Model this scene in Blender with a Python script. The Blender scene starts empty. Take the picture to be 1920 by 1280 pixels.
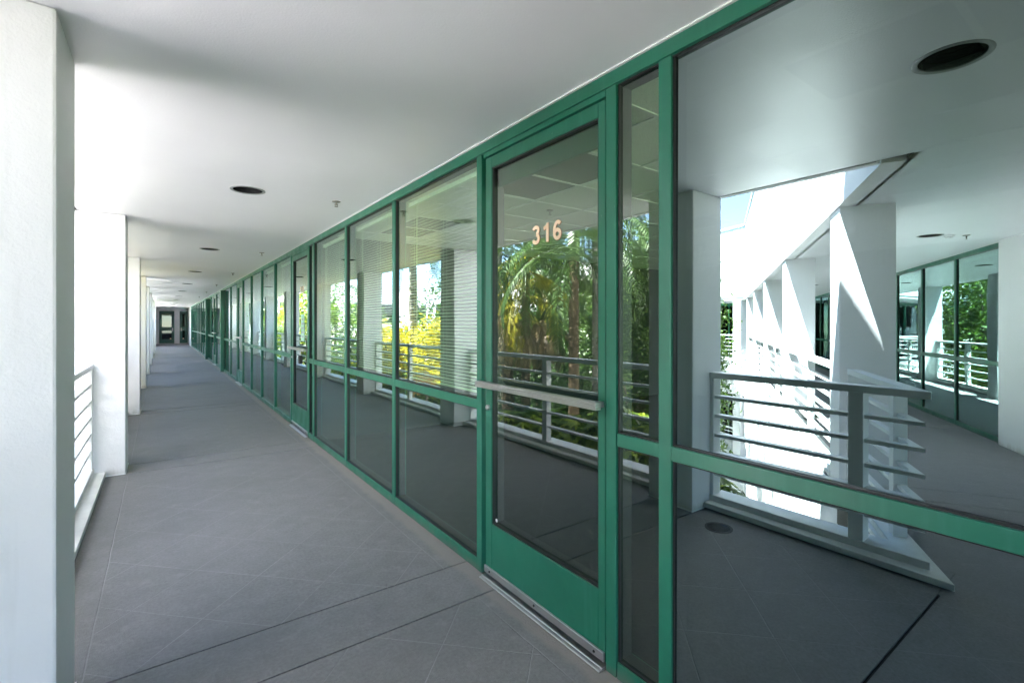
import bpy, bmesh, math, random
import numpy as np
from mathutils import Vector, Matrix
R = math.radians
scene = bpy.context.scene
COL = scene.collection
rng = np.random.default_rng(7)
random.seed(7)

# ------------------------------------------------------------------ camera
EYE = 1.5
cam_d = bpy.data.cameras.new('camera')
cam = bpy.data.objects.new('camera', cam_d); COL.objects.link(cam)
cam.location = (0, 0, EYE)
cam.rotation_euler = (R(90), 0, -0.6302)
cam_d.sensor_width = 36.0
cam_d.lens = 898.7 / 1920 * 36
cam_d.shift_x = 0.0007
cam_d.shift_y = -34.5 / 1920
cam_d.clip_end = 2000
cam_d.clip_start = 0.05
scene.camera = cam

# ------------------------------------------------------------------ light
SUN = Vector((0.28, 0.15, 1.0)).normalized()
world = bpy.data.worlds.new('World'); scene.world = world; world.use_nodes = True
wn = world.node_tree.nodes; wl = world.node_tree.links; wn.clear()
sky = wn.new('ShaderNodeTexSky'); sky.sky_type = 'NISHITA'; sky.sun_disc = False
sky.sun_elevation = math.asin(SUN.z); sky.sun_rotation = math.atan2(SUN.x, SUN.y)
sky.ozone_density = 2.0; sky.air_density = 1.0; sky.dust_density = 0.0; sky.altitude = 2500
bg = wn.new('ShaderNodeBackground'); bg.inputs[1].default_value = 0.05
wo = wn.new('ShaderNodeOutputWorld'); wl.new(sky.outputs[0], bg.inputs[0]); wl.new(bg.outputs[0], wo.inputs[0])
sun_d = bpy.data.lights.new('sun', 'SUN'); sun_d.energy = 5.0; sun_d.angle = R(0.5); sun_d.color = (1.0, 0.962, 0.945)
sun = bpy.data.objects.new('sun', sun_d); COL.objects.link(sun)
sun.rotation_euler = SUN.to_track_quat('Z', 'Y').to_euler()

scene.view_settings.view_transform = 'Standard'; scene.view_settings.look = 'None'
scene.view_settings.exposure = 5.12; scene.view_settings.gamma = 1.0
scene.view_settings.use_curve_mapping = False
scene.cycles.max_bounces = 14; scene.cycles.diffuse_bounces = 9; scene.cycles.glossy_bounces = 6
scene.cycles.transparent_max_bounces = 24; scene.cycles.transmission_bounces = 6
scene.cycles.sample_clamp_indirect = 20.0
scene.cycles.use_denoising = True
scene.cycles.caustics_reflective = False; scene.cycles.caustics_refractive = False

# ------------------------------------------------------------------ materials
def newmat(name):
    m = bpy.data.materials.new(name); m.use_nodes = True
    nt = m.node_tree; nt.nodes.clear()
    out = nt.nodes.new('ShaderNodeOutputMaterial')
    return m, nt, out
def N(nt, t, **kw):
    n = nt.nodes.new(t)
    for k, v in kw.items(): setattr(n, k, v)
    return n
def math_n(nt, op, a, b=None, c=None):
    n = nt.nodes.new('ShaderNodeMath'); n.operation = op
    for i, x in enumerate((a, b, c)):
        if x is None: continue
        if isinstance(x, (int, float)): n.inputs[i].default_value = x
        else: nt.links.new(x, n.inputs[i])
    return n.outputs[0]
def coords(nt, world_space=True, scale=(1, 1, 1)):
    if world_space:
        src = N(nt, 'ShaderNodeNewGeometry').outputs['Position']
    else:
        src = N(nt, 'ShaderNodeTexCoord').outputs['Object']
    mp = N(nt, 'ShaderNodeMapping'); mp.inputs['Scale'].default_value = scale
    nt.links.new(src, mp.inputs[0]); return mp.outputs[0]
def noise(nt, vec, scale, detail=4, rough=.55):
    n = N(nt, 'ShaderNodeTexNoise'); n.inputs['Scale'].default_value = scale
    n.inputs['Detail'].default_value = detail; n.inputs['Roughness'].default_value = rough
    nt.links.new(vec, n.inputs['Vector']); return n.outputs['Fac']
def ramp(nt, fac, stops):
    r = N(nt, 'ShaderNodeValToRGB'); el = r.color_ramp.elements
    while len(el) > 1: el.remove(el[-1])
    for i, (p, c) in enumerate(stops):
        e = el[0] if i == 0 else el.new(p)
        e.position = p; e.color = (*c, 1) if len(c) == 3 else c
    nt.links.new(fac, r.inputs[0]); return r.outputs[0]
def mixc(nt, fac, a, b, mode='MIX'):
    n = N(nt, 'ShaderNodeMix', data_type='RGBA', blend_type=mode)
    for sock, x in ((n.inputs[0], fac), (n.inputs[6], a), (n.inputs[7], b)):
        if isinstance(x, (int, float)): sock.default_value = x
        elif isinstance(x, tuple): sock.default_value = (*x, 1)
        else: nt.links.new(x, sock)
    return n.outputs[2]
def bump(nt, h, strength, dist=.01, normal=None):
    b = N(nt, 'ShaderNodeBump'); b.inputs['Strength'].default_value = strength; b.inputs['Distance'].default_value = dist
    nt.links.new(h, b.inputs['Height'])
    if normal is not None: nt.links.new(normal, b.inputs['Normal'])
    return b.outputs[0]
def principled(nt, out, color, rough=.5, metal=0, spec=.5, normal=None):
    p = N(nt, 'ShaderNodeBsdfPrincipled')
    for k, x in (('Base Color', color), ('Roughness', rough), ('Metallic', metal), ('Specular IOR Level', spec)):
        if isinstance(x, tuple): p.inputs[k].default_value = (*x, 1)
        elif isinstance(x, (int, float)): p.inputs[k].default_value = x
        else: nt.links.new(x, p.inputs[k])
    if normal is not None: nt.links.new(normal, p.inputs['Normal'])
    nt.links.new(p.outputs[0], out.inputs[0]); return p

def simple(name, c, rough=.5, metal=0, var=.12, nscale=8, bumps=0, bscale=120, spec=.5):
    m, nt, out = newmat(name); v = coords(nt)
    n = noise(nt, v, nscale, 5)
    lo = tuple(x * (1 - var) for x in c); hi = tuple(min(1, x * (1 + var)) for x in c)
    col = ramp(nt, n, [(.3, lo), (.7, hi)])
    nr = bump(nt, noise(nt, v, bscale, 3), bumps, .003) if bumps else None
    principled(nt, out, col, rough, metal, spec, nr); return m

def stucco(name, c, rough=.6, dirt=True):
    m, nt, out = newmat(name); v = coords(nt)
    big = noise(nt, v, 1.3, 5); col = ramp(nt, big, [(.35, tuple(x * .955 for x in c)), (.65, c)])
    sp = noise(nt, v, 55, 2); col = mixc(nt, ramp(nt, sp, [(.72, (0, 0, 0)), (.80, (.25, .25, .25))]), col, tuple(x * .72 for x in c))
    sep = N(nt, 'ShaderNodeSeparateXYZ'); nt.links.new(v, sep.inputs[0])
    vs = coords(nt, True, (9, 9, .7)); st = noise(nt, vs, 1.0, 4, .6)
    low = ramp(nt, math_n(nt, 'ADD', math_n(nt, 'MULTIPLY', sep.outputs[2], 4.0), st), [(.45, (.55, .55, .55)), (.80, (0, 0, 0))])
    inb = math_n(nt, 'GREATER_THAN', sep.outputs[2], -.01)
    col = mixc(nt, math_n(nt, 'MULTIPLY', low, inb), col, (.33, .30, .26))
    col = mixc(nt, ramp(nt, st, [(.62, (0, 0, 0)), (.82, (.35, .35, .35))]), col, (.58, .57, .55))
    h1 = noise(nt, v, 95, 5, .6); h2 = noise(nt, v, 14, 3)
    nr = bump(nt, h1, .38, .004); nr = bump(nt, h2, .22, .012, nr)
    principled(nt, out, col, rough, 0, .4, nr); return m

def ceiling_mat(name):
    m, nt, out = newmat(name)
    v = coords(nt); vs = coords(nt, True, (1.2, 14, 1))
    col = ramp(nt, noise(nt, v, .9, 5), [(.3, (.775, .76, .79)), (.7, (.82, .805, .835))])
    h1 = noise(nt, v, 120, 4); h2 = noise(nt, vs, 1.6, 4)
    nr = bump(nt, h1, .35, .003)
    ro = ramp(nt, noise(nt, v, 2.2, 4), [(.3, (.30, .30, .30)), (.7, (.38, .38, .38))])
    principled(nt, out, col, ro, 0, .65, nr); return m

def floor_mat(name, frame=None):
    """broom finished concrete coat with tooled 45 degree score lines; frame=(ox,oy,ang) for the other wing"""
    m, nt, out = newmat(name)
    pos = N(nt, 'ShaderNodeNewGeometry').outputs['Position']
    mp = N(nt, 'ShaderNodeMapping'); mp.vector_type = 'TEXTURE'
    if frame:
        mp.inputs['Location'].default_value = (frame[0], frame[1], 0); mp.inputs['Rotation'].default_value = (0, 0, frame[2])
    nt.links.new(pos, mp.inputs[0]); v = mp.outputs[0]
    sep = N(nt, 'ShaderNodeSeparateXYZ'); nt.links.new(v, sep.inputs[0]); x, y = sep.outputs[0], sep.outputs[1]
    wob = math_n(nt, 'MULTIPLY', math_n(nt, 'SUBTRACT', noise(nt, v, 3, 2), .5), .012)
    def lines(val, off, step, w):
        t = math_n(nt, 'ADD', math_n(nt, 'SUBTRACT', val, off), wob)
        f = math_n(nt, 'FRACT', math_n(nt, 'ADD', math_n(nt, 'DIVIDE', t, step), .5))
        d = math_n(nt, 'MULTIPLY', math_n(nt, 'ABSOLUTE', math_n(nt, 'SUBTRACT', f, .5)), step)
        return math_n(nt, 'SUBTRACT', 1.0, math_n(nt, 'SMOOTHSTEP', d, 0, w) if False else math_n(nt, 'MINIMUM', math_n(nt, 'DIVIDE', d, w), 1.0))
    a = lines(math_n(nt, 'SUBTRACT', y, x), .94, .595, .006)
    b = lines(math_n(nt, 'ADD', y, x), 1.87, .595, .006)
    diag = math_n(nt, 'MAXIMUM', a, b)
    inx = math_n(nt, 'MULTIPLY', math_n(nt, 'GREATER_THAN', x, -.27), math_n(nt, 'LESS_THAN', x, 1.395))
    # the plain bands in line with the columns carry no scoring
    yb = math_n(nt, 'MULTIPLY', math_n(nt, 'FRACT', math_n(nt, 'DIVIDE', math_n(nt, 'SUBTRACT', y, 2.24 - 3.87 * 4), 3.87)), 3.87)
    diag = math_n(nt, 'MULTIPLY', math_n(nt, 'MULTIPLY', diag, inx), math_n(nt, 'GREATER_THAN', yb, .37))
    bx = math_n(nt, 'MINIMUM', math_n(nt, 'ABSOLUTE', math_n(nt, 'SUBTRACT', math_n(nt, 'ADD', x, wob), 1.395)), math_n(nt, 'ABSOLUTE', math_n(nt, 'ADD', math_n(nt, 'ADD', x, wob), .27)))
    bl = math_n(nt, 'SUBTRACT', 1.0, math_n(nt, 'MINIMUM', math_n(nt, 'DIVIDE', bx, .005), 1.0))
    bl = math_n(nt, 'MULTIPLY', bl, math_n(nt, 'GREATER_THAN', yb, .37))
    sc = math_n(nt, 'MAXIMUM', diag, bl)
    wear = noise(nt, v, 1.7, 3)
    sc_c = math_n(nt, 'MULTIPLY', sc, ramp(nt, wear, [(.35, (.15, .15, .15)), (.65, (1, 1, 1))]))
    n1 = noise(nt, v, 1.1, 6, .6); n2 = noise(nt, v, 60, 4, .7); n3 = noise(nt, v, 7, 5, .65)
    col = ramp(nt, n1, [(.28, (.195, .193, .198)), (.72, (.272, .270, .275))])
    col = mixc(nt, .35, col, ramp(nt, n2, [(.3, (.09, .089, .093)), (.7, (.36, .355, .362))]))
    col = mixc(nt, .28, col, ramp(nt, n3, [(.3, (.12, .118, .122)), (.7, (.29, .286, .292))]))
    spk = ramp(nt, noise(nt, v, 38, 2), [(.73, (0, 0, 0)), (.77, (.6, .6, .6))])
    col = mixc(nt, spk, col, (.09, .09, .095))
    n4 = noise(nt, v, .55, 6, .75); col = mixc(nt, ramp(nt, n4, [(.45, (0, 0, 0)), (.64, (.5, .5, .5))]), col, (.135, .134, .136))
    n5 = noise(nt, v, 4.5, 3, .8); col = mixc(nt, ramp(nt, n5, [(.60, (0, 0, 0)), (.72, (.30, .30, .30))]), col, (.34, .33, .33))
    wv = N(nt, 'ShaderNodeTexWave'); wv.inputs['Scale'].default_value = 55; wv.inputs['Distortion'].default_value = 9; wv.inputs['Detail'].default_value = 3
    nt.links.new(v, wv.inputs['Vector'])
    if not frame:
        ed = math_n(nt, 'ADD', math_n(nt, 'MULTIPLY', math_n(nt, 'SUBTRACT', x, 1.44), 9.0), math_n(nt, 'MULTIPLY', n5, .9))
        col = mixc(nt, ramp(nt, ed, [(.42, (0, 0, 0)), (.80, (.75, .75, .75))]), col, (.30, .27, .25))
    col = mixc(nt, math_n(nt, 'MULTIPLY', sc_c, .5), col, (.40, .39, .40))
    h = noise(nt, v, 85, 4, .7)
    nr = bump(nt, h, .55, .003); nr = bump(nt, wv.outputs['Fac'], .16, .003, nr); nr = bump(nt, noise(nt, v, 9, 4), .12, .01, nr); nr = bump(nt, math_n(nt, 'SUBTRACT', 1.0, sc), .55, .003, nr)
    ro = ramp(nt, n3, [(.3, (.58, .58, .58)), (.7, (.72, .72, .72))])
    principled(nt, out, col, ro, 0, .22, nr); return m

def glass_mat(name, r0, refl, trans, wav=0):
    m, nt, out = newmat(name)
    gl = N(nt, 'ShaderNodeBsdfGlossy'); gl.inputs['Color'].default_value = (*refl, 1); gl.inputs['Roughness'].default_value = 0.0
    tr = N(nt, 'ShaderNodeBsdfTransparent'); tr.inputs['Color'].default_value = (*trans, 1)
    lw = N(nt, 'ShaderNodeLayerWeight'); lw.inputs['Blend'].default_value = .5
    fac = math_n(nt, 'ADD', math_n(nt, 'MULTIPLY', math_n(nt, 'POWER', lw.outputs['Facing'], 4.0), 1 - r0), r0)
    if wav:
        v = coords(nt, True, (1, 1, 1)); nr = bump(nt, noise(nt, v, 1.6, 1), wav, .02)
        nt.links.new(nr, gl.inputs['Normal'])
    mx = N(nt, 'ShaderNodeMixShader'); nt.links.new(fac, mx.inputs[0]); nt.links.new(tr.outputs[0], mx.inputs[1]); nt.links.new(gl.outputs[0], mx.inputs[2])
    nt.links.new(mx.outputs[0], out.inputs[0]); return m

def leaf_mat(name, c1, c2, nscale=1.2, trans=.35):
    m, nt, out = newmat(name); v = coords(nt)
    n = noise(nt, v, nscale, 3); n2 = noise(nt, v, 14, 2)
    f = math_n(nt, 'ADD', math_n(nt, 'MULTIPLY', n, .5), math_n(nt, 'MULTIPLY', n2, .5))
    col = ramp(nt, f, [(.36, c1), (.62, c2)])
    p = N(nt, 'ShaderNodeBsdfPrincipled'); p.inputs['Roughness'].default_value = .42
    nt.links.new(col, p.inputs['Base Color'])
    t = N(nt, 'ShaderNodeBsdfTranslucent'); nt.links.new(mixc(nt, .5, col, (.30, .34, .03), 'MULTIPLY') if False else col, t.inputs[0])
    mx = N(nt, 'ShaderNodeMixShader'); mx.inputs[0].default_value = trans
    nt.links.new(p.outputs[0], mx.inputs[1]); nt.links.new(t.outputs[0], mx.inputs[2]); nt.links.new(mx.outputs[0], out.inputs[0]); return m

M_STUCCO = stucco('white_stucco', (.81, .795, .815))
M_CEIL = ceiling_mat('painted_soffit')
M_FLOOR = floor_mat('coated_concrete')
M_WALL = stucco('white_wall_paint', (.80, .80, .805), .45)
M_RAIL = simple('white_rail_paint', (.74, .75, .75), .35, 0, .04, 3, .08, 200)
M_CURB = simple('white_curb_paint', (.66, .665, .65), .5, 0, .12, 5, .15, 120)
M_GREEN = simple('green_frame_paint', (.016, .150, .100), .33, 0, .10, 2.2, .04, 300)
def green_metal():
    m, nt, out = newmat('weathered_green_frame_paint'); v = coords(nt)
    col = ramp(nt, noise(nt, v, 2.4, 6, .65), [(.32, (.009, .118, .070)), (.68, (.014, .156, .096))])
    vs = coords(nt, True, (14, 14, .9)); col = mixc(nt, ramp(nt, noise(nt, vs, 1.5, 5), [(.55, (0, 0, 0)), (.75, (.35, .35, .35))]), col, (.045, .20, .15))
    col = mixc(nt, ramp(nt, noise(nt, v, 46, 3), [(.745, (0, 0, 0)), (.77, (.5, .5, .5))]), col, (.16, .24, .20))
    sep = N(nt, 'ShaderNodeSeparateXYZ'); nt.links.new(v, sep.inputs[0])
    gr = math_n(nt, 'ADD', math_n(nt, 'MULTIPLY', sep.outputs[2], 9.0), noise(nt, v, 12, 4)); col = mixc(nt, ramp(nt, gr, [(.5, (.6, .6, .6)), (.95, (0, 0, 0))]), col, (.10, .095, .085))
    ro = ramp(nt, noise(nt, v, 6, 5), [(.35, (.31, .31, .31)), (.7, (.48, .48, .48))])
    principled(nt, out, col, ro, 0, .5, bump(nt, noise(nt, v, 240, 3), .08, .001)); return m
M_GREEN = green_metal()
M_DGREEN = simple('dark_green_paint', (.012, .10, .075), .35, 0, .10, 3, .03, 200)
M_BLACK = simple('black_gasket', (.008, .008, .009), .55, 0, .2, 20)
M_ALU = simple('brushed_aluminium', (.46, .45, .46), .34, .9, .08, 6, .05, 300)
M_STEEL = simple('dull_steel', (.35, .35, .36), .35, .8, .1, 10)
M_BRASS = simple('sprinkler_metal', (.30, .28, .25), .35, .8, .1, 30)
M_TRIM = simple('white_trim', (.82, .82, .82), .35, 0, .03)
M_RING = simple('grey_trim_paint', (.25, .26, .26), .4, 0, .05)
M_PEACH = simple('peach_vinyl', (.90, .66, .45), .5, 0, .03)
M_PEACH_EDGE = simple('brown_vinyl_edge', (.30, .12, .05), .5, 0, .03)
M_PAPER = simple('pale_green_paper', (.40, .66, .55), .7, 0, .06)
M_TILE = None
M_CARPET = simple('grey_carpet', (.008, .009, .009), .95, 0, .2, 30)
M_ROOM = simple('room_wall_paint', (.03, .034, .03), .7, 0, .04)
M_GRID = simple('ceiling_grid_paint', (.78, .80, .76), .4, 0, .03)
M_LENS = simple('unlit_light_lens', (.24, .27, .25), .25, 0, .05, 40, .3, 260)
M_BLIND = simple('pale_blind_slat', (.62, .66, .59), .4, 0, .04)
M_BLIND_HEAD = simple('blind_headrail_paint', (.72, .83, .66), .35, 0, .03)
M_CAN = simple('black_can', (.026, .026, .029), .25, 0, .2, 30)
M_GLASS = glass_mat('reflective_glass', .17, (.86, .96, .93), (.74, .86, .74), .05)
M_GLASS_DOOR = glass_mat('door_glass', .17, (.92, .97, .94), (.48, .64, .52))
M_GLASS_BIG = glass_mat('blue_green_reflective_glass', .34, (.74, .93, .93), (.05, .065, .06))
M_GLASS_WAVY = glass_mat('wavy_reflective_glass', .58, (.66, .94, .88), (.20, .30, .26), .05)
M_GLASS_IN = glass_mat('glass_inner_face', .03, (.9, .95, .93), (.97, 1, .98))
M_BARK = simple('grey_bark', (.13, .105, .08), .9, 0, .35, 9, .6, 60)
M_PALMBARK = simple('pale_palm_bark', (.34, .31, .27), .85, 0, .25, 9, .6, 40)
M_TANBARK = simple('fibrous_tan_bark', (.13, .09, .052), .95, 0, .4, 14, .8, 60)
M_LEAF = leaf_mat('dark_green_leaf', (.016, .042, .008), (.058, .125, .018))
M_LEAF2 = leaf_mat('mid_green_leaf', (.028, .070, .011), (.105, .175, .024))
M_LEAFY = leaf_mat('yellow_green_leaf', (.12, .20, .012), (.30, .36, .024))
M_YELLOW = leaf_mat('bright_yellow_leaf', (.36, .31, .006), (.60, .52, .015))
M_PALM = leaf_mat('palm_leaf', (.020, .058, .012), (.075, .14, .025))
M_PALMY = leaf_mat('yellow_palm_leaf', (.16, .18, .012), (.38, .33, .02))
M_DEAD = leaf_mat('dry_palm_leaf', (.17, .12, .055), (.34, .26, .14), 3, .2)
M_ORANGE = leaf_mat('orange_leaf', (.6, .25, .05), (.75, .45, .12), 3, .2)
M_CYPRESS = leaf_mat('blue_green_needle', (.012, .04, .012), (.05, .10, .03))
M_GROUND = simple('planted_soil', (.13, .14, .10), .95, 0, .15, .8, .5, 20)
M_PAVE = simple('pale_concrete_paving', (.66, .655, .65), .8, 0, .10, 1.5, .2, 50)
M_GREYPANEL = simple('grey_metal_panel', (.30, .32, .34), .45, .2, .08, 3)
M_DARKGLASS = glass_mat('dark_window_glass', .05, (.8, .9, .9), (.08, .10, .10))
M_ORCHID = simple('orange_petal', (.75, .14, .05), .5, 0, .1)
M_VASE = simple('teal_glazed_pot', (.03, .22, .25), .2, 0, .1)
def tile_mat():
    m, nt, out = newmat('speckled_ceiling_tile'); v = coords(nt)
    sp = noise(nt, v, 130, 2, .7)
    col = ramp(nt, sp, [(.36, (.42, .46, .40)), (.46, (.76, .80, .70))])
    principled(nt, out, col, .9, 0, .2, bump(nt, sp, .5, .004)); return m
M_TILE = tile_mat()

# ------------------------------------------------------------------ helpers
def tag(o, label=None, cat=None, group=None, kind=None):
    if label: o['label'] = label
    if cat: o['category'] = cat
    if group: o['group'] = group
    if kind: o['kind'] = kind
    return o
def empty(name, loc=(0, 0, 0), rz=0, label=None, cat=None, group=None):
    o = bpy.data.objects.new(name, None); COL.objects.link(o); o.location = loc; o.rotation_euler = (0, 0, rz)
    o.empty_display_size = .2
    return tag(o, label, cat, group)
def add(name, me, parent=None, loc=(0, 0, 0), rot=(0, 0, 0)):
    o = bpy.data.objects.new(name, me); COL.objects.link(o); o.location = loc; o.rotation_euler = rot
    if parent is not None: o.parent = parent
    return o
def kids(o): return [c for c in bpy.data.objects if c.parent == o]
def copy_tree(src, loc, rz, label=None):
    """copy a thing, its parts and sub-parts; meshes shared"""
    c = src.copy(); COL.objects.link(c); c.location = loc; c.rotation_euler = (0, 0, rz)
    if label: c['label'] = label
    for k in src.children:
        d = k.copy(); COL.objects.link(d); d.parent = c
        for g in k.children:
            e = g.copy(); COL.objects.link(e); e.parent = d
    return c

class MB:
    def __init__(self, sig=1): self.v = []; self.f = []; self.sig = sig
    def box(self, x0, x1, y0, y1, z0, z1):
        s = self.sig; b = len(self.v)
        self.v += [(s * x, y, z) for z in (z0, z1) for y in (y0, y1) for x in (x0, x1)]
        self.f += [tuple(b + i for i in q) for q in ((0, 2, 3, 1), (4, 5, 7, 6), (0, 1, 5, 4), (2, 6, 7, 3), (0, 4, 6, 2), (1, 3, 7, 5))]
        return self
    def prism(self, pts, z0, z1):
        s = self.sig; b = len(self.v); n = len(pts)
        self.v += [(s * x, y, z0) for x, y in pts] + [(s * x, y, z1) for x, y in pts]
        self.f += [tuple(b + i for i in range(n)), tuple(b + n + i for i in range(n))]
        self.f += [(b + i, b + (i + 1) % n, b + n + (i + 1) % n, b + n + i) for i in range(n)]
        return self
    def ngon(self, pts3):
        b = len(self.v); self.v += [tuple(p) for p in pts3]; self.f.append(tuple(range(b, b + len(pts3)))); return self
    def lathe(self, prof, n=24, c=(0, 0), cap0=True, cap1=True):
        b = len(self.v); k = len(prof)
        for r, z in prof:
            for i in range(n):
                a = 2 * math.pi * i / n; self.v.append((c[0] + r * math.cos(a), c[1] + r * math.sin(a), z))
        for j in range(k - 1):
            for i in range(n):
                i2 = (i + 1) % n
                self.f.append((b + j * n + i, b + j * n + i2, b + (j + 1) * n + i2, b + (j + 1) * n + i))
        if cap0: self.f.append(tuple(b + i for i in range(n)))
        if cap1: self.f.append(tuple(b + (k - 1) * n + i for i in range(n)))
        return self
    def tube(self, path, radii, n=8):
        b = len(self.v); k = len(path); path = [Vector(p) for p in path]
        for j, p in enumerate(path):
            t = (path[min(j + 1, k - 1)] - path[max(j - 1, 0)]).normalized()
            u = t.cross(Vector((.3, .9, .1))).normalized(); w = t.cross(u)
            r = radii[j] if hasattr(radii, '__len__') else radii
            for i in range(n):
                a = 2 * math.pi * i / n; self.v.append(tuple(p + (u * math.cos(a) + w * math.sin(a)) * r))
        for j in range(k - 1):
            for i in range(n):
                i2 = (i + 1) % n
                self.f.append((b + j * n + i, b + j * n + i2, b + (j + 1) * n + i2, b + (j + 1) * n + i))
        self.f.append(tuple(b + i for i in range(n))); self.f.append(tuple(b + (k - 1) * n + i for i in range(n)))
        return self
    def mesh(self, name, mats, bevel=0, seg=1, smooth=False, recalc=True):
        me = bpy.data.meshes.new(name); me.from_pydata(self.v, [], self.f)
        bm = bmesh.new(); bm.from_mesh(me)
        if recalc: bmesh.ops.recalc_face_normals(bm, faces=bm.faces)
        if bevel:
            bmesh.ops.bevel(bm, geom=[e for e in bm.edges if e.calc_face_angle(0) > .5], offset=bevel, segments=seg, profile=.6, affect='EDGES')
        if smooth:
            for f in bm.faces: f.smooth = True
            for e in bm.edges:
                if e.calc_face_angle(0) > .7: e.smooth = False
        bm.to_mesh(me); bm.free()
        for m in (mats if isinstance(mats, (list, tuple)) else [mats]): me.materials.append(m)
        return me
    def obj(self, name, mat, parent=None, loc=(0, 0, 0), rot=(0, 0, 0), **kw):
        return add(name, self.mesh(name, mat, **kw), parent, loc, rot)
def bx(name, mat, parent, *b, sig=1, **kw): return MB(sig).box(*b).obj(name, mat, parent, **kw)

# frames: our corridor runs along +y; the second wing leaves the tip at about 60 degrees
class Frame:
    def __init__(s, O, ang, sig): s.O = Vector((*O, 0)); s.a = ang; s.sig = sig; s.m = Matrix.Rotation(ang, 3, 'Z')
    def P(s, c, t, z=0): return s.O + s.m @ Vector((s.sig * c, t, z))   # c = across towards the rooms, t = along
WA = R(59.5)
F0 = Frame((-.44, 0), 0, 1)
F1 = Frame((-.44, .70), WA, -1)
RA = R(18)
F2 = Frame((-16.35, 10.33), RA, -1)

CE = 2.576; TOP = 5.70; GZ = -8.0
GX = 1.548          # front of the green frames
BAYS = [2.24 + 3.87 * k for k in range(11)]
YEND = 42.0
CX0, CX1 = -.70, -.29
WS = [1.75 + 3.84 * k for k in range(5)]      # columns of the second wing

# ------------------------------------------------------------------ ground
g = MB().box(-600, 600, -600, 600, GZ - .5, GZ).obj('ground', M_GROUND); tag(g, kind='structure')
pv = MB().prism([(1.5, -1), (1.5, 46), (-26, 46), (-17, 12), (-22, 8), (-22, -1)], GZ + .002, GZ + .03).obj('path', M_PAVE); tag(pv, kind='structure')

# ------------------------------------------------------------------ corridor floor, slab by slab
fl = MB().box(-.74, 12, .746, YEND + 3, -.30, -.012).obj('corridor_floor', M_BLACK); tag(fl, kind='structure')
edges = [.755] + [e for b in BAYS for e in (b, b + .37)] + [YEND + .1]
for a, b in zip(edges[:-1], edges[1:]):
    if b <= a: continue
    MB().box(-.75, GX + .09, a + (.0045 if a < 5 else .008), b - (.0045 if b < 5 else .008), -.011, 0).obj('floor_slab', M_FLOOR, fl, bevel=.0012)
F1f = (F1.O.x, F1.O.y, WA)
M_FLOOR_W = floor_mat('coated_concrete_wing', F1f)
Pf = lambda c, t: (F1.P(c, t).x, F1.P(c, t).y)
J = [(GX + .09, .745), (-.36, .745), (-.36, .7579), (-.75, .7579), (-.75, 1.14), Pf(-.22, 1.746), Pf(2.15, 1.746), (-4.2, -.9), (-4.2, -4.0), (GX + .09, -4.0)]
jf = MB().prism([(x, y) for x, y in J], -.30, -.02).obj('landing_floor', M_BLACK); tag(jf, kind='structure')
MB().prism(J, -.019, 0).obj('floor_slab', M_FLOOR, jf)
wf = MB(-1).box(-.21, 2.3, 1.76, 19, -.30, -.012).obj('wing_floor', M_BLACK, loc=F1.O, rot=(0, 0, WA)); tag(wf, kind='structure')
MB(-1).box(-.22, -.211, .5, 19, -.301, -.012).obj('slab_edge', M_STUCCO, wf)
MB().box(-.75, -.741, 1.14, YEND + 3, -.301, -.012).obj('slab_edge', M_STUCCO, fl)
we = [e for b in WS for e in (b, b + .37)] + [19.0]
for a, b in zip(we[:-1], we[1:]):
    MB(-1).box(-.22, 2.15, a + (.0045 if a < 5 else .008), b - (.0045 if b < 5 else .008), -.011, 0).obj('floor_slab', M_FLOOR_W, wf)

# ------------------------------------------------------------------ ceilings with real holes for the recessed lights
def ceil_strip(mb, x0, x1, y0, y1, holes, z, r=.108, n=32, xh=None):
    """flat soffit facing down with round holes; holes = list of y centres at x = xh"""
    def quad(a, b, c, d):
        if b - a > 1e-6 and d - c > 1e-6: mb.ngon([(mb.sig * x, y, z) for x, y in ((a, c), (a, d), (b, d), (b, c))])
    h = .2
    quad(x0, xh - h, y0, y1); quad(xh + h, x1, y0, y1)
    y = y0
    for c in holes:
        quad(xh - h, xh + h, y, c - h); y = c + h
        sq = []; ci = []
        for i in range(n):
            a = 2 * math.pi * i / n; ca, sa = math.cos(a), math.sin(a); k = h / max(abs(ca), abs(sa))
            sq.append((mb.sig * (xh + ca * k), c + sa * k, z)); ci.append((mb.sig * (xh + ca * r), c + sa * r, z))
        for i in range(n):
            j = (i + 1) % n; mb.ngon([sq[i], ci[i], ci[j], sq[j]])
    quad(xh - h, xh + h, y, y1)
LIGHTS = [.516, 4.40, 8.23, 12.0, 15.8, 19.6, 23.4, 27.2, 31.0, 34.8, 38.6]
mb = MB(); ceil_strip(mb, -.65, 1.70, -4.0, YEND + .1, LIGHTS, CE, xh=.565)
ce = mb.obj('corridor_ceiling', M_CEIL, recalc=False); tag(ce, kind='structure')
for p in ce.data.polygons: p.flip() if p.normal.z > 0 else None
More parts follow.
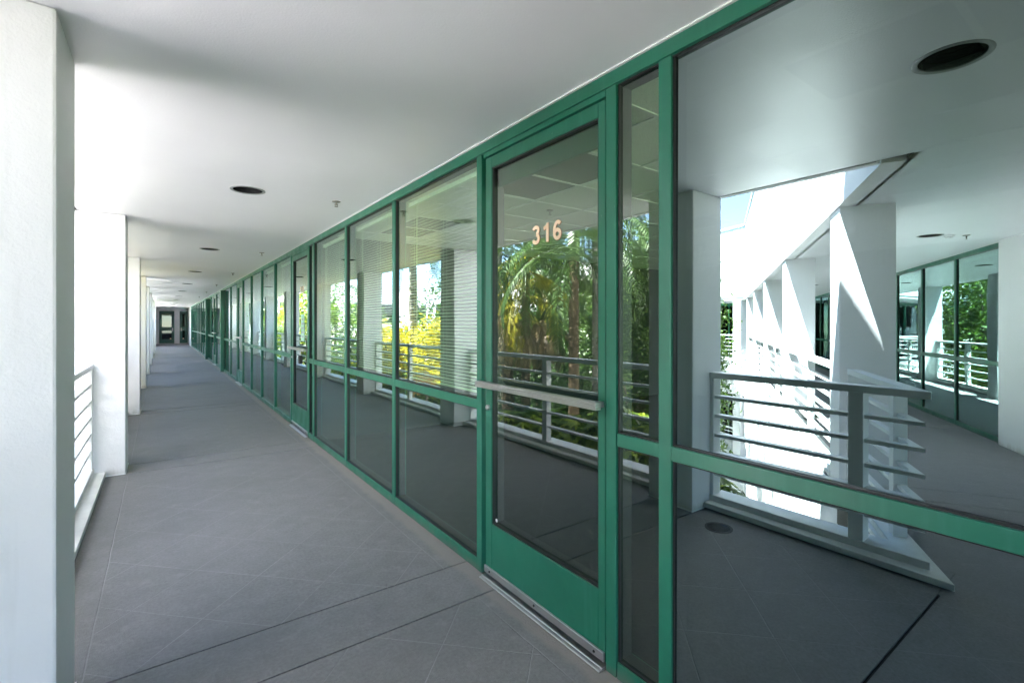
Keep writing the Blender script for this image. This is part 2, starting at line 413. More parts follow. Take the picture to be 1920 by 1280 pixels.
# edge strip beyond the drip groove, groove back, landing soffit
MB().box(-.75, -.682, 1.14, YEND + .1, CE, CE + .10).obj('soffit_edge', M_STUCCO, ce)
MB().box(-.682, -.65, .93, YEND + .1, CE + .030, CE + .06).obj('drip_groove', M_CAN, ce)
MB().box(-.652, -.650, .93, YEND, CE + .0005, CE + .05).obj('groove_side', M_CAN, ce)
WL = [3.82, 7.66, 11.5, 15.3]
mb = MB(-1); ceil_strip(mb, -.06, 2.4, 1.75, 19, WL, CE, xh=1.11)
cw = mb.obj('wing_ceiling', M_CEIL, recalc=False, loc=F1.O, rot=(0, 0, WA)); tag(cw, kind='structure')
for p in cw.data.polygons: p.flip() if p.normal.z > 0 else None
MB(-1).box(-.22, -.085, .47, 19, CE, CE + .10).obj('soffit_edge', M_STUCCO, cw)
MB(-1).box(-.085, -.06, .30, 19, CE + .035, CE + .06).obj('drip_groove', M_CAN, cw)
stip = Pf(-.06, .30)
JC = [(-.65, .93), (-.65, -4.0), (-4.2, -4.0), (-4.2, -.9), Pf(2.15, 1.75), Pf(-.06, 1.75), stip]
mb = MB(); mb.ngon([(x, y, CE) for x, y in JC]); jc = mb.obj('landing_ceiling', M_CEIL, recalc=False); tag(jc, kind='structure')
for p in jc.data.polygons: p.flip() if p.normal.z > 0 else None

# ------------------------------------------------------------------ building masses
def wing_building(name, F, label, t0, t1, cfront, depth, tb):
    e = empty(name, F.O, F.a, label, 'building')
    s = F.sig; zo = .013 * tb
    MB(s).box(cfront + .19, depth, t0, t1, CE + .135 + zo, TOP - .12 - zo).obj('roof', M_STUCCO, e)
    for z0, z1 in ((CE + .10, 4.243), (4.285, TOP - .07)):
        MB(s).box(cfront, cfront + .19, t0, t1, z0, z1).obj('fascia', M_STUCCO, e)
    MB(s).box(cfront + .012, cfront + .18, t0, t1, 4.243, 4.285).obj('reveal_groove', M_GREYPANEL, e)
    MB(s).box(cfront - .04, cfront + .25, t0, t1, TOP - .07, TOP).obj('coping', M_STUCCO, e)
    return e, s
eA, sA = wing_building('office_building', F0, 'white stucco office wing whose open corridor runs beside the green glass wall', 1.14, YEND + 3, -.31, 12.4, 0)
MB().box(-.31, 12.4, 1.14, YEND + 3, -1.45, -.302).obj('spandrel', M_STUCCO, eA)
MB().box(-.31, 12.4, 1.14, YEND + 3, -2.9, -1.46).obj('spandrel', M_STUCCO, eA)
MB().box(1.9, 12.4, -4, YEND + 3, GZ, -2.91).obj('lower_wall', M_STUCCO, eA)
MB().box(1.0, 12.4, -6, 1.13, CE + .135, TOP - .14).obj('rear_roof', M_STUCCO, eA)
MB().prism([(-.3, 1.13), (1.0, 1.13), (1.0, -4.2), (-3.8, -4.2), (-3.8, -.9), (-2.2, .1)], CE + .135, CE + .5).obj('landing_roof', M_STUCCO, eA)
for b in BAYS[:-1]:
    MB().box(-.29, .15, b, b + .42, GZ, -2.9).obj('lower_column', M_STUCCO, eA)
eB, sB = wing_building('office_building', F1, 'white sunlit office wing angled away from the corridor, mirrored behind the railing', .5, 19.2, -.22, 11, 1)
MB(-1).box(-.22, 11, .5, 19.2, -1.45 - .25, -.302).obj('spandrel', M_STUCCO, eB)
MB(-1).box(-.22, 11, .5, 19.2, -3.3, -1.715).obj('spandrel', M_STUCCO, eB)
MB(-1).box(-.205, .1, .5, 19.2, -1.715, -1.70).obj('reveal_groove', M_GREYPANEL, eB)
MB(-1).box(1.9, 11, .5, 19.2, GZ, -3.3).obj('lower_wall', M_STUCCO, eB)
for b in WS: MB(-1).box(-.20, .22, b, b + .40, GZ, -3.3).obj('lower_column', M_STUCCO, eB)
# rooms behind the second wing's glass
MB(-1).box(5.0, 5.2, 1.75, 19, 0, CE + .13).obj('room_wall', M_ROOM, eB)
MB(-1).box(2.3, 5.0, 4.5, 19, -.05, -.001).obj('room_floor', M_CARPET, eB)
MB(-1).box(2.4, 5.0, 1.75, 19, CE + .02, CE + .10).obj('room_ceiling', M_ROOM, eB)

# third wing across the courtyard, seen between and over the plants
eC, sC = wing_building('office_building', F2, 'white office wing with open galleries across the courtyard behind the palms', 0, 36, 0, 11, 2)
for zt in (0, -4.0):
    MB(-1).box(0, 11, 0, 36, zt - 1.42, zt - .001).obj('floor_band', M_STUCCO, eC)
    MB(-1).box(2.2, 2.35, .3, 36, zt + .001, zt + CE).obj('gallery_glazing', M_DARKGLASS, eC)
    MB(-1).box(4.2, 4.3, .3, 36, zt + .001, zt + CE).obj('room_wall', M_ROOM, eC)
    MB(-1).box(2.14, 2.19, .3, 36, zt + CE - .12, zt + CE - .001).obj('glazing_header', M_GREEN, eC)
    for k in range(26):
        MB(-1).box(2.13, 2.19, .4 + 1.4 * k, .46 + 1.4 * k, zt + .001, zt + CE - .12).obj('mullion', M_GREEN, eC)
MB(-1).box(.02, 11, 0, 36, CE, CE + .099).obj('soffit', M_CEIL, eC)
MB(-1).box(1.6, 11, 0, 36, GZ, -5.43).obj('lower_wall', M_STUCCO, eC)
for k in range(10):
    MB(-1).box(.02, .42, .25 + 3.85 * k, .67 + 3.85 * k, 0, CE).obj('column', M_STUCCO, eC)
    MB(-1).box(.02, .42, .25 + 3.85 * k, .67 + 3.85 * k, -4, -1.42).obj('column', M_STUCCO, eC)
    MB(-1).box(.02, .42, .25 + 3.85 * k, .67 + 3.85 * k, GZ, -5.42).obj('column', M_STUCCO, eC)
for zt in (0, -4.0):
    for k in range(9):
        a, b = .67 + 3.85 * k, 4.10 + 3.85 * k
        MB(-1).box(.12, .22, a, b, zt + 1.05, zt + 1.10).obj('top_rail', M_RAIL, eC)
        for z in (.9, .74, .58, .42, .26): MB(-1).box(.14, .19, a, b, zt + z, zt + z + .025).obj('bar', M_RAIL, eC)
        MB(-1).box(.05, .3, a, b, zt, zt + .09).obj('curb', M_RAIL, eC)
# grey louvred plant screen on its roof
ls = empty('roof_screen', F2.P(3.2, 14, TOP - .12), RA, 'grey louvred plant screen on the roof of the far office wing', 'screen')
for k in range(9): MB(-1).box(0, .05, 0, 14, .1 + .13 * k, .1 + .13 * k + .09).obj('louvre', M_GREYPANEL, ls)
for k in range(6): MB(-1).box(.05, .10, 2.7 * k, 2.7 * k + .08, 0, 1.3).obj('post', M_GREYPANEL, ls)
# north side building closing the courtyard
nb = empty('office_building', (-9, 47, GZ), 0, 'low white building at the far end of the courtyard beyond the trees', 'building')
MB().box(-18, 7.9, 0, 12, 0, 13.2).obj('wall', M_STUCCO, nb)
for lv in range(3):
    for k in range(8): MB().box(-17 + 3.1 * k, -15 + 3.1 * k, -.03, .02, 1.2 + 4.1 * lv, 3.2 + 4.1 * lv).obj('window', M_DARKGLASS, nb)

# ------------------------------------------------------------------ columns
def column_mesh(c0, c1, t, sig):
    mb = MB(sig).box(c0, c1, 0, t, 0.001, CE - .001)
    return mb.mesh('shaft', M_STUCCO, bevel=.010, seg=2)
def make_column(c0, c1, t, sig, F, tt, label, group):
    e = empty('column', F.P(0, tt, 0), F.a, label, 'column', group)
    add('shaft', column_mesh(c0, c1, t, sig), e)
    MB(sig).box(c0 - .004, c1 + .004, -.004, t + .004, .0005, .012).obj('base_bead', M_TRIM, e)
    return e
ordn = ['first', 'second', 'third', 'fourth', 'fifth', 'sixth', 'seventh', 'eighth', 'ninth', 'tenth']
labs = ['nearest white stucco column filling the left edge of the picture', 'broad white column, second from the camera, where the first railing ends']
c_src = make_column(CX0 + .44, CX1 + .44, .43, 1, F0, BAYS[0], labs[0], 'white columns along the open side of the corridor')
for i, b in enumerate(BAYS[1:10], 1):
    copy_tree(c_src, F0.P(0, b), 0, labs[1] if i == 1 else 'white column along the corridor edge, %s from the camera' % ordn[i])
w_src = make_column(-.205, .215, .40, -1, F1, WS[0], 'white column of the angled wing with a sharp sunlit wedge, nearest the railing corner', 'white columns of the angled wing')
for i, b in enumerate(WS[1:], 1):
    copy_tree(w_src, F1.P(0, b), WA, 'white column of the angled wing, %s from the railing corner' % ordn[i])

# ------------------------------------------------------------------ railings
BARZ = [.904, .748, .591, .435, .27]
def rail_bay(F, t0, t1, label, group, off=.09, cin=.20, inner=.31, sig=1):
    L = t1 - t0
    e = empty('railing', F.P(0, t0, 0), F.a, label, 'railing', group)
    MB(sig).box(-inner, 0, 0, L, .012, .052).obj('lower_curb', M_CURB, e, bevel=.003)
    MB(sig).box(-inner + .02, -off, 0, L, .052, .098).obj('upper_curb', M_CURB, e, bevel=.003)
    MB(sig).box(-off - .11, -off, 0, L, 1.058, 1.105).obj('top_rail', M_RAIL, e, bevel=.003)
    for z in BARZ: MB(sig).box(-off - .07, -off - .015, 0, L, z - .013, z + .012).obj('bar', M_RAIL, e)
    for p in (.012, L / 2 - .04, L - .052):
        wd = .04 if p != L / 2 - .04 else .085
        MB(sig).box(-off - .078, -off - .008, p, p + wd, .098, 1.058).obj('post', M_RAIL, e, bevel=.002)
    return e
rsrc = rail_bay(F0, BAYS[0] + .433, BAYS[1] - .003, 'white horizontal bar railing between the two nearest corridor columns', 'railings between the corridor columns')
for i in range(1, 9):
    copy_tree(rsrc, F0.P(0, BAYS[i] + .433), 0, 'white bar railing between the %s and %s corridor columns' % (ordn[i], ordn[i + 1]))
wr = rail_bay(F1, WS[0] + .403, WS[1] - .003, 'sunlit white railing between the first two columns of the angled wing', 'railings of the angled wing', off=.06, inner=.215, sig=-1)
for i in range(1, 4):
    copy_tree(wr, F1.P(0, WS[i] + .403), WA, 'sunlit white railing between the %s and %s columns of the angled wing' % (ordn[i], ordn[i + 1]))
# pointed corner railing where the two wings meet
K = .71
def tip(a): return (-.44 - a, .70 + (a * K + .5075 * a) / .8616)
def vplate(a0, a1, ye, te):
    return [(-.44 - a0, ye), tip(a0), Pf(-a0 * K, te), Pf(-a1 * K, te), tip(a1), (-.44 - a1, ye)]
cr = empty('corner_railing', (0, 0, 0), 0, 'pointed white railing wrapping the sharp corner where the two wings meet', 'railing')
ye = BAYS[0] - .003; te = WS[0] - .003
MB().prism(vplate(0, .31, ye, te), .012, .052).obj('lower_curb', M_CURB, cr, bevel=.003)
MB().prism(vplate(.09, .27, ye, te), .052, .098).obj('upper_curb', M_CURB, cr, bevel=.003)
MB().prism(vplate(.085, .205, ye, te), 1.058, 1.105).obj('top_rail', M_RAIL, cr, bevel=.003)
for z in BARZ: MB().prism(vplate(.11, .175, ye, te), z - .013, z + .012).obj('bar', M_RAIL, cr)
for y, wd in ((1.165, .085), (ye - .03, .03)):
    MB().box(-.635, -.535, y, y + wd, .098, 1.058).obj('post', M_RAIL, cr, bevel=.002)
for t, wd in ((.50, .085), (te - .03, .03)):
    MB(-1).box(-.145, -.068, t, t + wd, .098, 1.058).obj('post', M_RAIL, cr, loc=F1.O, rot=(0, 0, WA), bevel=.002)

# ------------------------------------------------------------------ the green glazed wall
MU = .056
def glazing(F, front, openings, mulls, label, mat_for, sig=1, depth=.10, y0=-4, y1=38, skipmid=(), name='glazed_wall'):
    e = empty(name, F.O, F.a, label, 'glass wall')
    MB(sig).box(front - .006, front + depth, y0, y1, 2.508, 2.568).obj('header', M_GREEN, e, bevel=.0015)
    MB(sig).box(front - .016, front + depth, y0, y1, 2.569, CE - .0005).obj('ceiling_trim', M_TRIM, e)
    for y in mulls:
        MB(sig).box(front, front + depth, y - MU / 2, y + MU / 2, .004, 2.508).obj('mullion', M_GREEN, e, bevel=.0015)
    for (a, b, kind) in openings:
        if kind == 'door': continue
        MB(sig).box(front + .001, front + depth, a, b, .004, .072).obj('sill', M_GREEN, e, bevel=.0015)
        MB(sig).box(front + .001, front + depth, a, b, .982, 1.036).obj('mid_rail', M_GREEN, e, bevel=.0015)
        gm = mat_for(kind)
        for z0, z1 in ((.072, .982), (1.036, 2.508)):
            pane(e, 'pane', front + .021, a, b, z0, z1, gm, sig, tilt=.0026 if kind == 'big' else 0)
            if b < 8 or sig < 0: gasket_and_shade(e, front + .010, a, b, z0, z1, sig)
    return e
def pane(parent, name, x, a, b, z0, z1, gm, sig=1, tilt=0, th=.006):
    v = []
    for z in (z0, z1):
        for y in (a, b):
            for xx in (x + tilt * (z - 1.3), x + th + tilt * (z - 1.3)): v.append((sig * xx, y, z))
    f = [(0, 2, 3, 1), (4, 5, 7, 6), (0, 1, 5, 4), (2, 6, 7, 3), (0, 4, 6, 2), (1, 3, 7, 5)]
    me = bpy.data.meshes.new(name); me.from_pydata(v, [], f)
    bm = bmesh.new(); bm.from_mesh(me); bmesh.ops.recalc_face_normals(bm, faces=bm.faces); bm.to_mesh(me); bm.free()
    me.materials.append(gm); me.materials.append(M_GLASS_IN)
    for p in me.polygons: p.material_index = 0 if p.normal.x * sig < -.5 else 1
    return add(name, me, parent)
def gasket_and_shade(parent, x, a, b, z0, z1, sig=1, w=.006):
    mb = MB(sig); t = x + .078  # seal carried deep into the reveal; its black stands in for shade there
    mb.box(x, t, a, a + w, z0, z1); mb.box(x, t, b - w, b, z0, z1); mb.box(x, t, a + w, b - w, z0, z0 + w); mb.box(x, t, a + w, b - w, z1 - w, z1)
    o = mb.obj('gasket_and_shade', M_BLACK, parent); return o
MODS = []          # (y0, y1, kind)
def between(ms): return [(a + MU / 2, b - MU / 2) for a, b in zip(ms[:-1], ms[1:])]
m1 = [-4.0, -2.79, -1.48, -.175, 1.131]
sect = [(a, b, 'big') for a, b in between(m1)]
sect += [(1.159, 1.369, 'side')]
mulls = m1 + [1.402]
sect += [(1.435, 2.400, 'door')]
mulls += [2.452]
m2 = [2.452, 3.777, 5.06, 6.38]
sect += [(a, b, 'win') for a, b in between(m2)]; mulls += m2[1:]
sect += [(6.408, 6.60, 'side')]; mulls += [6.63]
sect += [(6.66, 7.625, 'door')]; mulls += [7.68]
m3 = [7.68, 8.98, 10.33, 11.66, 12.98]
sect += [(a, b, 'win') for a, b in between(m3)]; mulls += m3[1:]
sect += [(13.01, 13.97, 'door')]; mulls += [14.05]
m4 = [14.05, 15.5, 17.2]
sect += [(a, b, 'win') for a, b in between(m4)]; mulls += m4[1:]
m5 = [17.2, 18.4, 19.75]; sect += [(a, b, 'win') for a, b in between(m5)]; mulls += m5[1:]
sect += [(19.78, 20.74, 'door')]; mulls += [20.8]
m6 = [20.8, 22.1, 23.5] ; sect += [(a, b, 'win') for a, b in between(m6)]; mulls += m6[1:]
m7 = [23.5, 24.9, 26.3, 27.7, 29.1, 30.5, 31.9, 33.3, 34.7, 36.4]; sect += [(a, b, 'win') for a, b in between(m7)]; mulls += m7[1:]
sect += [(36.43, 37.4, 'door')]; mulls += [37.45]
gmat = lambda k: {'big': M_GLASS_BIG, 'side': M_GLASS_DOOR, 'win': M_GLASS}[k]
FW = Frame((0, 0), 0, 1)
gw = glazing(FW, GX, sect, sorted(set(mulls)), 'long green framed wall of reflective glass along the right of the corridor', gmat, y0=-4, y1=37.5)
# two projecting green posts further along
for i, (y, lab) in enumerate(((17.2, 'thick dark green post standing proud of the glass wall past the third door'), (23.5, 'thick pale green post standing proud of the glass wall near the corridor end'))):
    p = empty('green_post', (GX - .1, y, 0), 0, lab, 'post', 'posts on the glass wall')
    MB().box(.012, .097, -.07, .07, .013, 2.50).obj('shaft', M_GREEN, p, bevel=.003)
    MB().box(.004, .095, -.08, .08, .001, .013).obj('base_plate', M_GREEN, p)

# second wing: glass from t=4.6 on, plain white wall before it
mw = [4.60, 5.92, 7.22, 8.52, 9.85, 11.2, 12.5, 13.8, 15.1, 16.4, 17.7]
wg = glazing(F1, 2.08, [(a, b, 'w') for a, b in between(mw)], mw, 'green framed glass wall of the angled wing seen past the railing', lambda k: M_GLASS_WAVY, sig=-1, y0=4.57, y1=17.73)
ww = MB(-1).box(2.03, 2.30, 2.3, 4.565, .001, CE - .001).obj('white_wall', M_WALL, loc=F1.O, rot=(0, 0, WA), bevel=.006); tag(ww, kind='structure')
we_ = MB(-1).box(2.05, 2.28, 17.74, 19, .001, CE - .001).obj('white_wall', M_WALL, loc=F1.O, rot=(0, 0, WA)); tag(we_, kind='structure')

# ------------------------------------------------------------------ doors
def arc(cx, cy, rx, ry, a0, a1, n=18):
    return [(cx + rx * math.cos(R(a0 + (a1 - a0) * i / n)), cy + ry * math.sin(R(a0 + (a1 - a0) * i / n))) for i in range(n + 1)]
GLYPH = {'1': [[(.40, 0), (.40, 1)], [(.44, .93), (.30, .80), (.12, .73)]],
         '3': [arc(.30, .725, .205, .185, 165, -80), arc(.30, .295, .225, .215, 82, -165)],
         '6': [arc(.32, .305, .205, .215, 0, 360, 28), arc(.36, .50, .25, .415, 48, 182, 16) + [(.115, .30)]],
         '5': [[(.53, .91), (.17, .91)], [(.19, .95), (.13, .48)], arc(.29, .305, .225, .225, 135, -150)],
         '4': [[(.42, 0), (.42, 1)], [(.44, .97), (.07, .27)], [(.02, .27), (.60, .27)]],
         '2': [arc(.31, .715, .21, .195, 165, -35) + [(.10, .10)], [(.06, .09), (.55, .09)]]}
def text_mesh(txt, h, mat, th=.0008, grow=.0):
    """bold sans numerals cut from vinyl, built as thick strokes"""
    mb = MB(); w = .088 * h / .45 / 1.0 + grow
    w = .19 * h + grow * 2; adv = .86 * h; off = -adv * len(txt) / 2 + .12 * h
    for k, ch in enumerate(txt):
        for li, line in enumerate(GLYPH[ch]):
            p = [Vector((off + adv * k + x * h * 1.06, (y - .5) * h, 0)) for x, y in line]; b = len(mb.v); n = len(p)
            p[0] = p[0] + (p[0] - p[1]).normalized() * grow; p[-1] = p[-1] + (p[-1] - p[-2]).normalized() * grow
            for i, q in enumerate(p):
                t = (p[min(i + 1, n - 1)] - p[max(i - 1, 0)]).normalized(); s_ = Vector((-t.y, t.x, 0)) * w / 2
                for z in (0, th + li * .00012):
                    for sg in (-1, 1): r = q + s_ * sg; mb.v.append((r.x, r.y, z))
            for i in range(n - 1):
                a, c = b + 4 * i, b + 4 * i + 4
                mb.f += [(a + 2, a + 3, c + 3, c + 2), (a, c, c + 1, a + 1), (a, a + 2, c + 2, c), (a + 1, c + 1, c + 3, a + 3)]
            mb.f += [(b, b + 1, b + 3, b + 2), (b + 4 * n - 4, b + 4 * n - 2, b + 4 * n - 1, b + 4 * n - 3)]
    return mb.mesh('numerals', mat)
NROT = Matrix(((0, 0, -1), (-1, 0, 0), (0, 1, 0))).to_euler()
def make_door(y0, y1, number, label, first=True):
    e = empty('glass_door', (GX, y0, 0), 0, label, 'door', 'green framed glass doors')
    W = y1 - y0; x0 = .006
    MB().box(-.0, .10, -.003, W + .003, 2.478, 2.507).obj('frame_head', M_GREEN, e, bevel=.0015)
    MB().box(x0, .052, .004, .046, .03, 2.470).obj('stile', M_GREEN, e, bevel=.002)
    MB().box(x0, .052, W - .075, W - .012, .03, 2.470).obj('stile', M_GREEN, e, bevel=.002)
    MB().box(x0, .052, .046, W - .075, 2.405, 2.470).obj('top_rail', M_GREEN, e, bevel=.002)
    MB().box(x0, .052, .046, W - .075, .03, .330).obj('bottom_rail', M_GREEN, e, bevel=.002)
    pane(e, 'pane', .028, .046, W - .075, .330, 2.405, M_GLASS_DOOR)
    gasket_and_shade(e, .012, .046, W - .075, .330, 2.405, w=.008)
    MB().box(.054, .075, .0, W, 2.30, 2.477).obj('inner_stop', M_GREEN, e)
    mb = MB(); mb.box(-.062, -.028, -.004, W - .002, 1.128, 1.139); mb.box(-.066, -.028, -.004, W - .002, 1.139, 1.151); mb.box(-.062, -.028, -.004, W - .002, 1.151, 1.163)
    pb = mb.obj('push_bar', M_ALU, e, bevel=.002)
    for yy in (.012, W - .06): MB().box(-.028, .006, yy, yy + .03, 1.134, 1.158).obj('bar_bracket', M_STEEL, e)
    sw = MB().box(-.006, x0 - .0005, .004, W - .012, .034, .074).obj('door_sweep', M_ALU, e, bevel=.002)
    for yy in (.06, W / 2, W - .07):
        MB().lathe([(.006, 0), (.006, .003)], 12).obj('screw', M_BLACK, sw, loc=(-.0065, yy, .053), rot=(0, R(-90), 0))
    mb = MB(); mb.box(-.034, .10, .002, W - .002, .001, .009); mb.box(-.018, .10, .002, W - .002, .009, .016)
    mb.obj('threshold', M_ALU, e, bevel=.002)
    lk = MB().lathe([(.016, 0), (.016, .012), (.012, .016)], 20).obj('lock_cylinder', M_ALU, e, loc=(.006, W - .045, 1.005), rot=(0, R(-90), 0), smooth=True)
    add('numerals', text_mesh(number, .096, M_PEACH, .0006, 0), e, loc=(.0262, W * .44 + .0, 1.958), rot=NROT)
    add('numerals_edge', text_mesh(number, .096, M_PEACH_EDGE, .0003, .0011), e, loc=(.0270, W * .44 - .002, 1.957), rot=NROT)
    return e
d316 = make_door(1.435, 2.400, '316', 'nearest green framed glass door with peach numerals 316 and a silver push bar')
MB().lathe([(.010, 0), (.010, .0006)], 16).obj('round_sticker', M_TRIM, d316, loc=(.0275, .965 - .095, .352), rot=(0, R(-90), 0))
d315 = make_door(6.66, 7.625, '315', 'green framed glass door 315 with a paper notice and a key box on its bar')
nt_ = MB().box(.0258, .0275, .30, .48, 1.25, 1.62).obj('paper_notice', M_PAPER, d315); nt_['label'] = 'pale green paper notice taped inside the door glass'
for r_ in range(5): MB().box(.0250, .0257, .33, .45, 1.30 + .06 * r_, 1.31 + .06 * r_ + .012).obj('notice_line', M_GREYPANEL, nt_)
kb = empty('key_box', (GX - .05, 6.66 + .14, 1.02), 0, 'small black key lock box hanging from the push bar of door 315', 'lock box')
MB().box(-.03, .012, -.035, .035, -.06, .05).obj('body', M_BLACK, kb, bevel=.006, seg=2)
MB().tube([(-.01, -.02, .05), (-.01, -.02, .10), (-.01, -.01, .125), (-.01, .01, .125), (-.01, .02, .10), (-.01, .02, .05)], .004, 8).obj('shackle', M_ALU, kb, smooth=True)
for i, (a, num) in enumerate(((13.01, '314'), (19.78, '313'), (36.43, '312'))):
    w = (.96, .96, .97)[i]
    dd = empty('glass_door', (GX, a, 0), 0, ['green framed glass door, third from the camera along the wall', 'green framed glass door beyond the first thick green post', 'green framed glass door at the very end of the glass wall'][i], 'door', 'green framed glass doors')
    MB().box(0, .1, 0, w, 2.478, 2.507).obj('frame_head', M_GREEN, dd)
    for q in ((.004, .06), (w - .06, w - .004)): MB().box(.006, .052, *q, .03, 2.47).obj('stile', M_GREEN, dd)
    MB().box(.006, .052, .06, w - .06, 2.39, 2.47).obj('top_rail', M_GREEN, dd); MB().box(.006, .052, .06, w - .06, .03, .33).obj('bottom_rail', M_GREEN, dd)
    pane(dd, 'pane', .028, .06, w - .06, .33, 2.39, M_GLASS_DOOR)
    MB().box(-.062, -.028, 0, w, 1.128, 1.163).obj('push_bar', M_ALU, dd); MB().box(-.045, .1, 0, w, .001, .015).obj('threshold', M_ALU, dd)
    MB().box(-.028, .006, .02, .05, 1.134, 1.158).obj('bar_bracket', M_STEEL, dd)

# ------------------------------------------------------------------ end of the corridor
ew = MB().box(-.75, -.145, YEND, YEND + .2, .001, CE).box(.735, 1.045, YEND, YEND + .2, .001, CE).box(-.145, .735, YEND, YEND + .2, 2.36, CE).box(1.045, 1.70, YEND, YEND + .2, 2.36, CE).obj('end_wall', M_WALL); tag(ew, kind='structure')
sw_ = MB().box(1.52, 1.70, 37.52, YEND, .001, CE - .001).obj('side_wall', M_WALL); tag(sw_, kind='structure')
lw_ = MB().box(-.74, -.33, 38.2, YEND, .001, CE - .001).obj('side_wall', M_WALL); tag(lw_, kind='structure')
def end_door(x0, x1, label, hs):
    e = empty('half_glazed_door', (x0, YEND, 0), 0, label, 'door', 'doors in the end wall')
    W = x1 - x0; y0 = .03
    for a, b in ((.004, .16), (W - .16, W - .004)): MB().box(a, b, y0, y0 + .05, .06, 2.355).obj('stile', M_DGREEN, e)
    for a, b in ((.06, .36), (.95, 1.22), (2.14, 2.355)): MB().box(.16, W - .16, y0, y0 + .05, a, b).obj('rail', M_DGREEN, e)
    for a, b in ((.36, .95), (1.22, 2.14)): MB().box(.16, W - .16, y0 + .02, y0 + .03, a, b).obj('pane', M_DARKGLASS, e)
    MB().box(0, W, -.01, .08, .001, .05).obj('threshold', M_ALU, e)
    hx = W - .10 if hs > 0 else .10
    h = MB().box(hx - .03, hx + .03, y0 - .012, y0 - .001, .92, 1.16).obj('handle_plate', M_ALU, e)
    MB().box(min(hx, hx - hs * .14), max(hx, hx - hs * .14), y0 - .05, y0 - .03, 1.02, 1.04).obj('lever', M_ALU, h)
    MB().lathe([(.05, 0), (.05, .02)], 20).obj('round_plate', M_PEACH, e, loc=(W - .22 if hs > 0 else .22, y0 - .001, .38), rot=(R(90), 0, 0))
    return e
end_door(-.145, .735, 'dark green half glazed door in the end wall, left of the pair', 1)
end_door(1.045, 1.52, 'dark green half glazed door in the end wall, partly hidden at right', -1)
lob = MB().box(-.74, 4, YEND + 2.4, YEND + 2.6, 0, CE).box(-.74, -.60, YEND + .21, YEND + 2.4, 0, CE).box(-.74, 4, YEND + .21, YEND + 2.4, CE + .001, CE + .1).obj('stair_wall', M_ROOM); tag(lob, kind='structure')
MB().box(4.0, 4.1, YEND + .21, YEND + 2.6, 0, CE + .1).obj('stair_wall_side', M_ROOM, lob)
MB().box(1.70, 4.0, YEND + .10, YEND + .21, 0, CE + .1).obj('stair_wall_side', M_ROOM, lob)
rw_ = MB().box(-4.2, -1.0, -4.15, -4.0, .001, CE - .001).obj('rear_light_block', M_WALL); tag(rw_, kind='structure')  # unseen wall, added to hold back light from the open rear landing

# ------------------------------------------------------------------ rooms behind the glass
rm = empty('room', (0, 0, 0), 0, 'dim office interior seen through the glass beneath a tiled ceiling', 'room')
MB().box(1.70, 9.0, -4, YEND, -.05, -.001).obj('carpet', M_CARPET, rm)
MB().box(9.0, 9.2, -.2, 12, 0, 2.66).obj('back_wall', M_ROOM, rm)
MB().box(9.0, 9.2, -4, -.2, 0, .8).obj('back_wall', M_ROOM, rm)  # kept low: unseen opening above it added to let daylight onto the tiles
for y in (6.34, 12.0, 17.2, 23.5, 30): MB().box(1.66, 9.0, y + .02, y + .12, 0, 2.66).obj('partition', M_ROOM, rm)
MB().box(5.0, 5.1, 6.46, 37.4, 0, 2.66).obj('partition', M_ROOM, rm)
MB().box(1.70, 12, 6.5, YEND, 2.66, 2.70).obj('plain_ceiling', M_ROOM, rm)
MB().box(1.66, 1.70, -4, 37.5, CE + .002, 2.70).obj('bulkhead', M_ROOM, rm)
ic = MB().box(1.70, 12, -4, 6.48, 2.66, 2.70).obj('tile_ceiling', M_ROOM); tag(ic, kind='structure')
tile = MB().box(.008, .592, .008, .592, 0, .015).mesh('tile', M_TILE, bevel=.002)
gx0, gy0 = 1.57, 2.23
for i in range(0, 12):
    for j in range(-7, 7):
        x, y = gx0 + .6 * i, gy0 + .6 * j
        if y < -1.5 or x > 8.4: continue
        if (i == 1 and j in (0, 1, 4, 5, -4, -3)) or (i == 5 and j in (0, 1)): continue
        add('tile', tile, ic, (x, y, 2.622))
mb = MB()
for i in range(0, 13): mb.box(gx0 + .6 * i - .012, gx0 + .6 * i + .012, -2, 6.45, 2.614, 2.620)
mb.obj('long_grid_bar', M_GRID, ic)['kind'] = 'stuff'
mb = MB()
for j in range(-7, 7): mb.box(gx0 + .012, 8.9, gy0 + .6 * j - .012, gy0 + .6 * j + .012, 2.6145, 2.6205)
mb.obj('cross_grid_bar', M_GRID, ic)['kind'] = 'stuff'
for i in (1, 5):
    for j, lab in ((0, 'unlit office ceiling light seen through door 316'), (4, 'unlit office ceiling light further into the room'), (-4, 'unlit office ceiling light in the room behind the large pane')):
        if i > 1 and j != 0: continue
        if i > 1: lab = 'unlit ceiling light deeper in the dim office behind door 316'
        e = empty('ceiling_light', (gx0 + .6 * i, gy0 + .6 * j, 2.62), 0, lab, 'ceiling light', 'unlit troffers in the office ceiling' )
        MB().box(.03, .57, .03, 1.17, .002, .02).obj('lens', M_LENS, e)
        mb = MB(); mb.box(.012, .03, .012, 1.188, -.002, .03); mb.box(.57, .588, .012, 1.188, -.002, .03); mb.box(.03, .57, .012, .03, -.002, .03); mb.box(.03, .57, 1.17, 1.188, -.002, .03)
        mb.obj('trim', M_GRID, e)

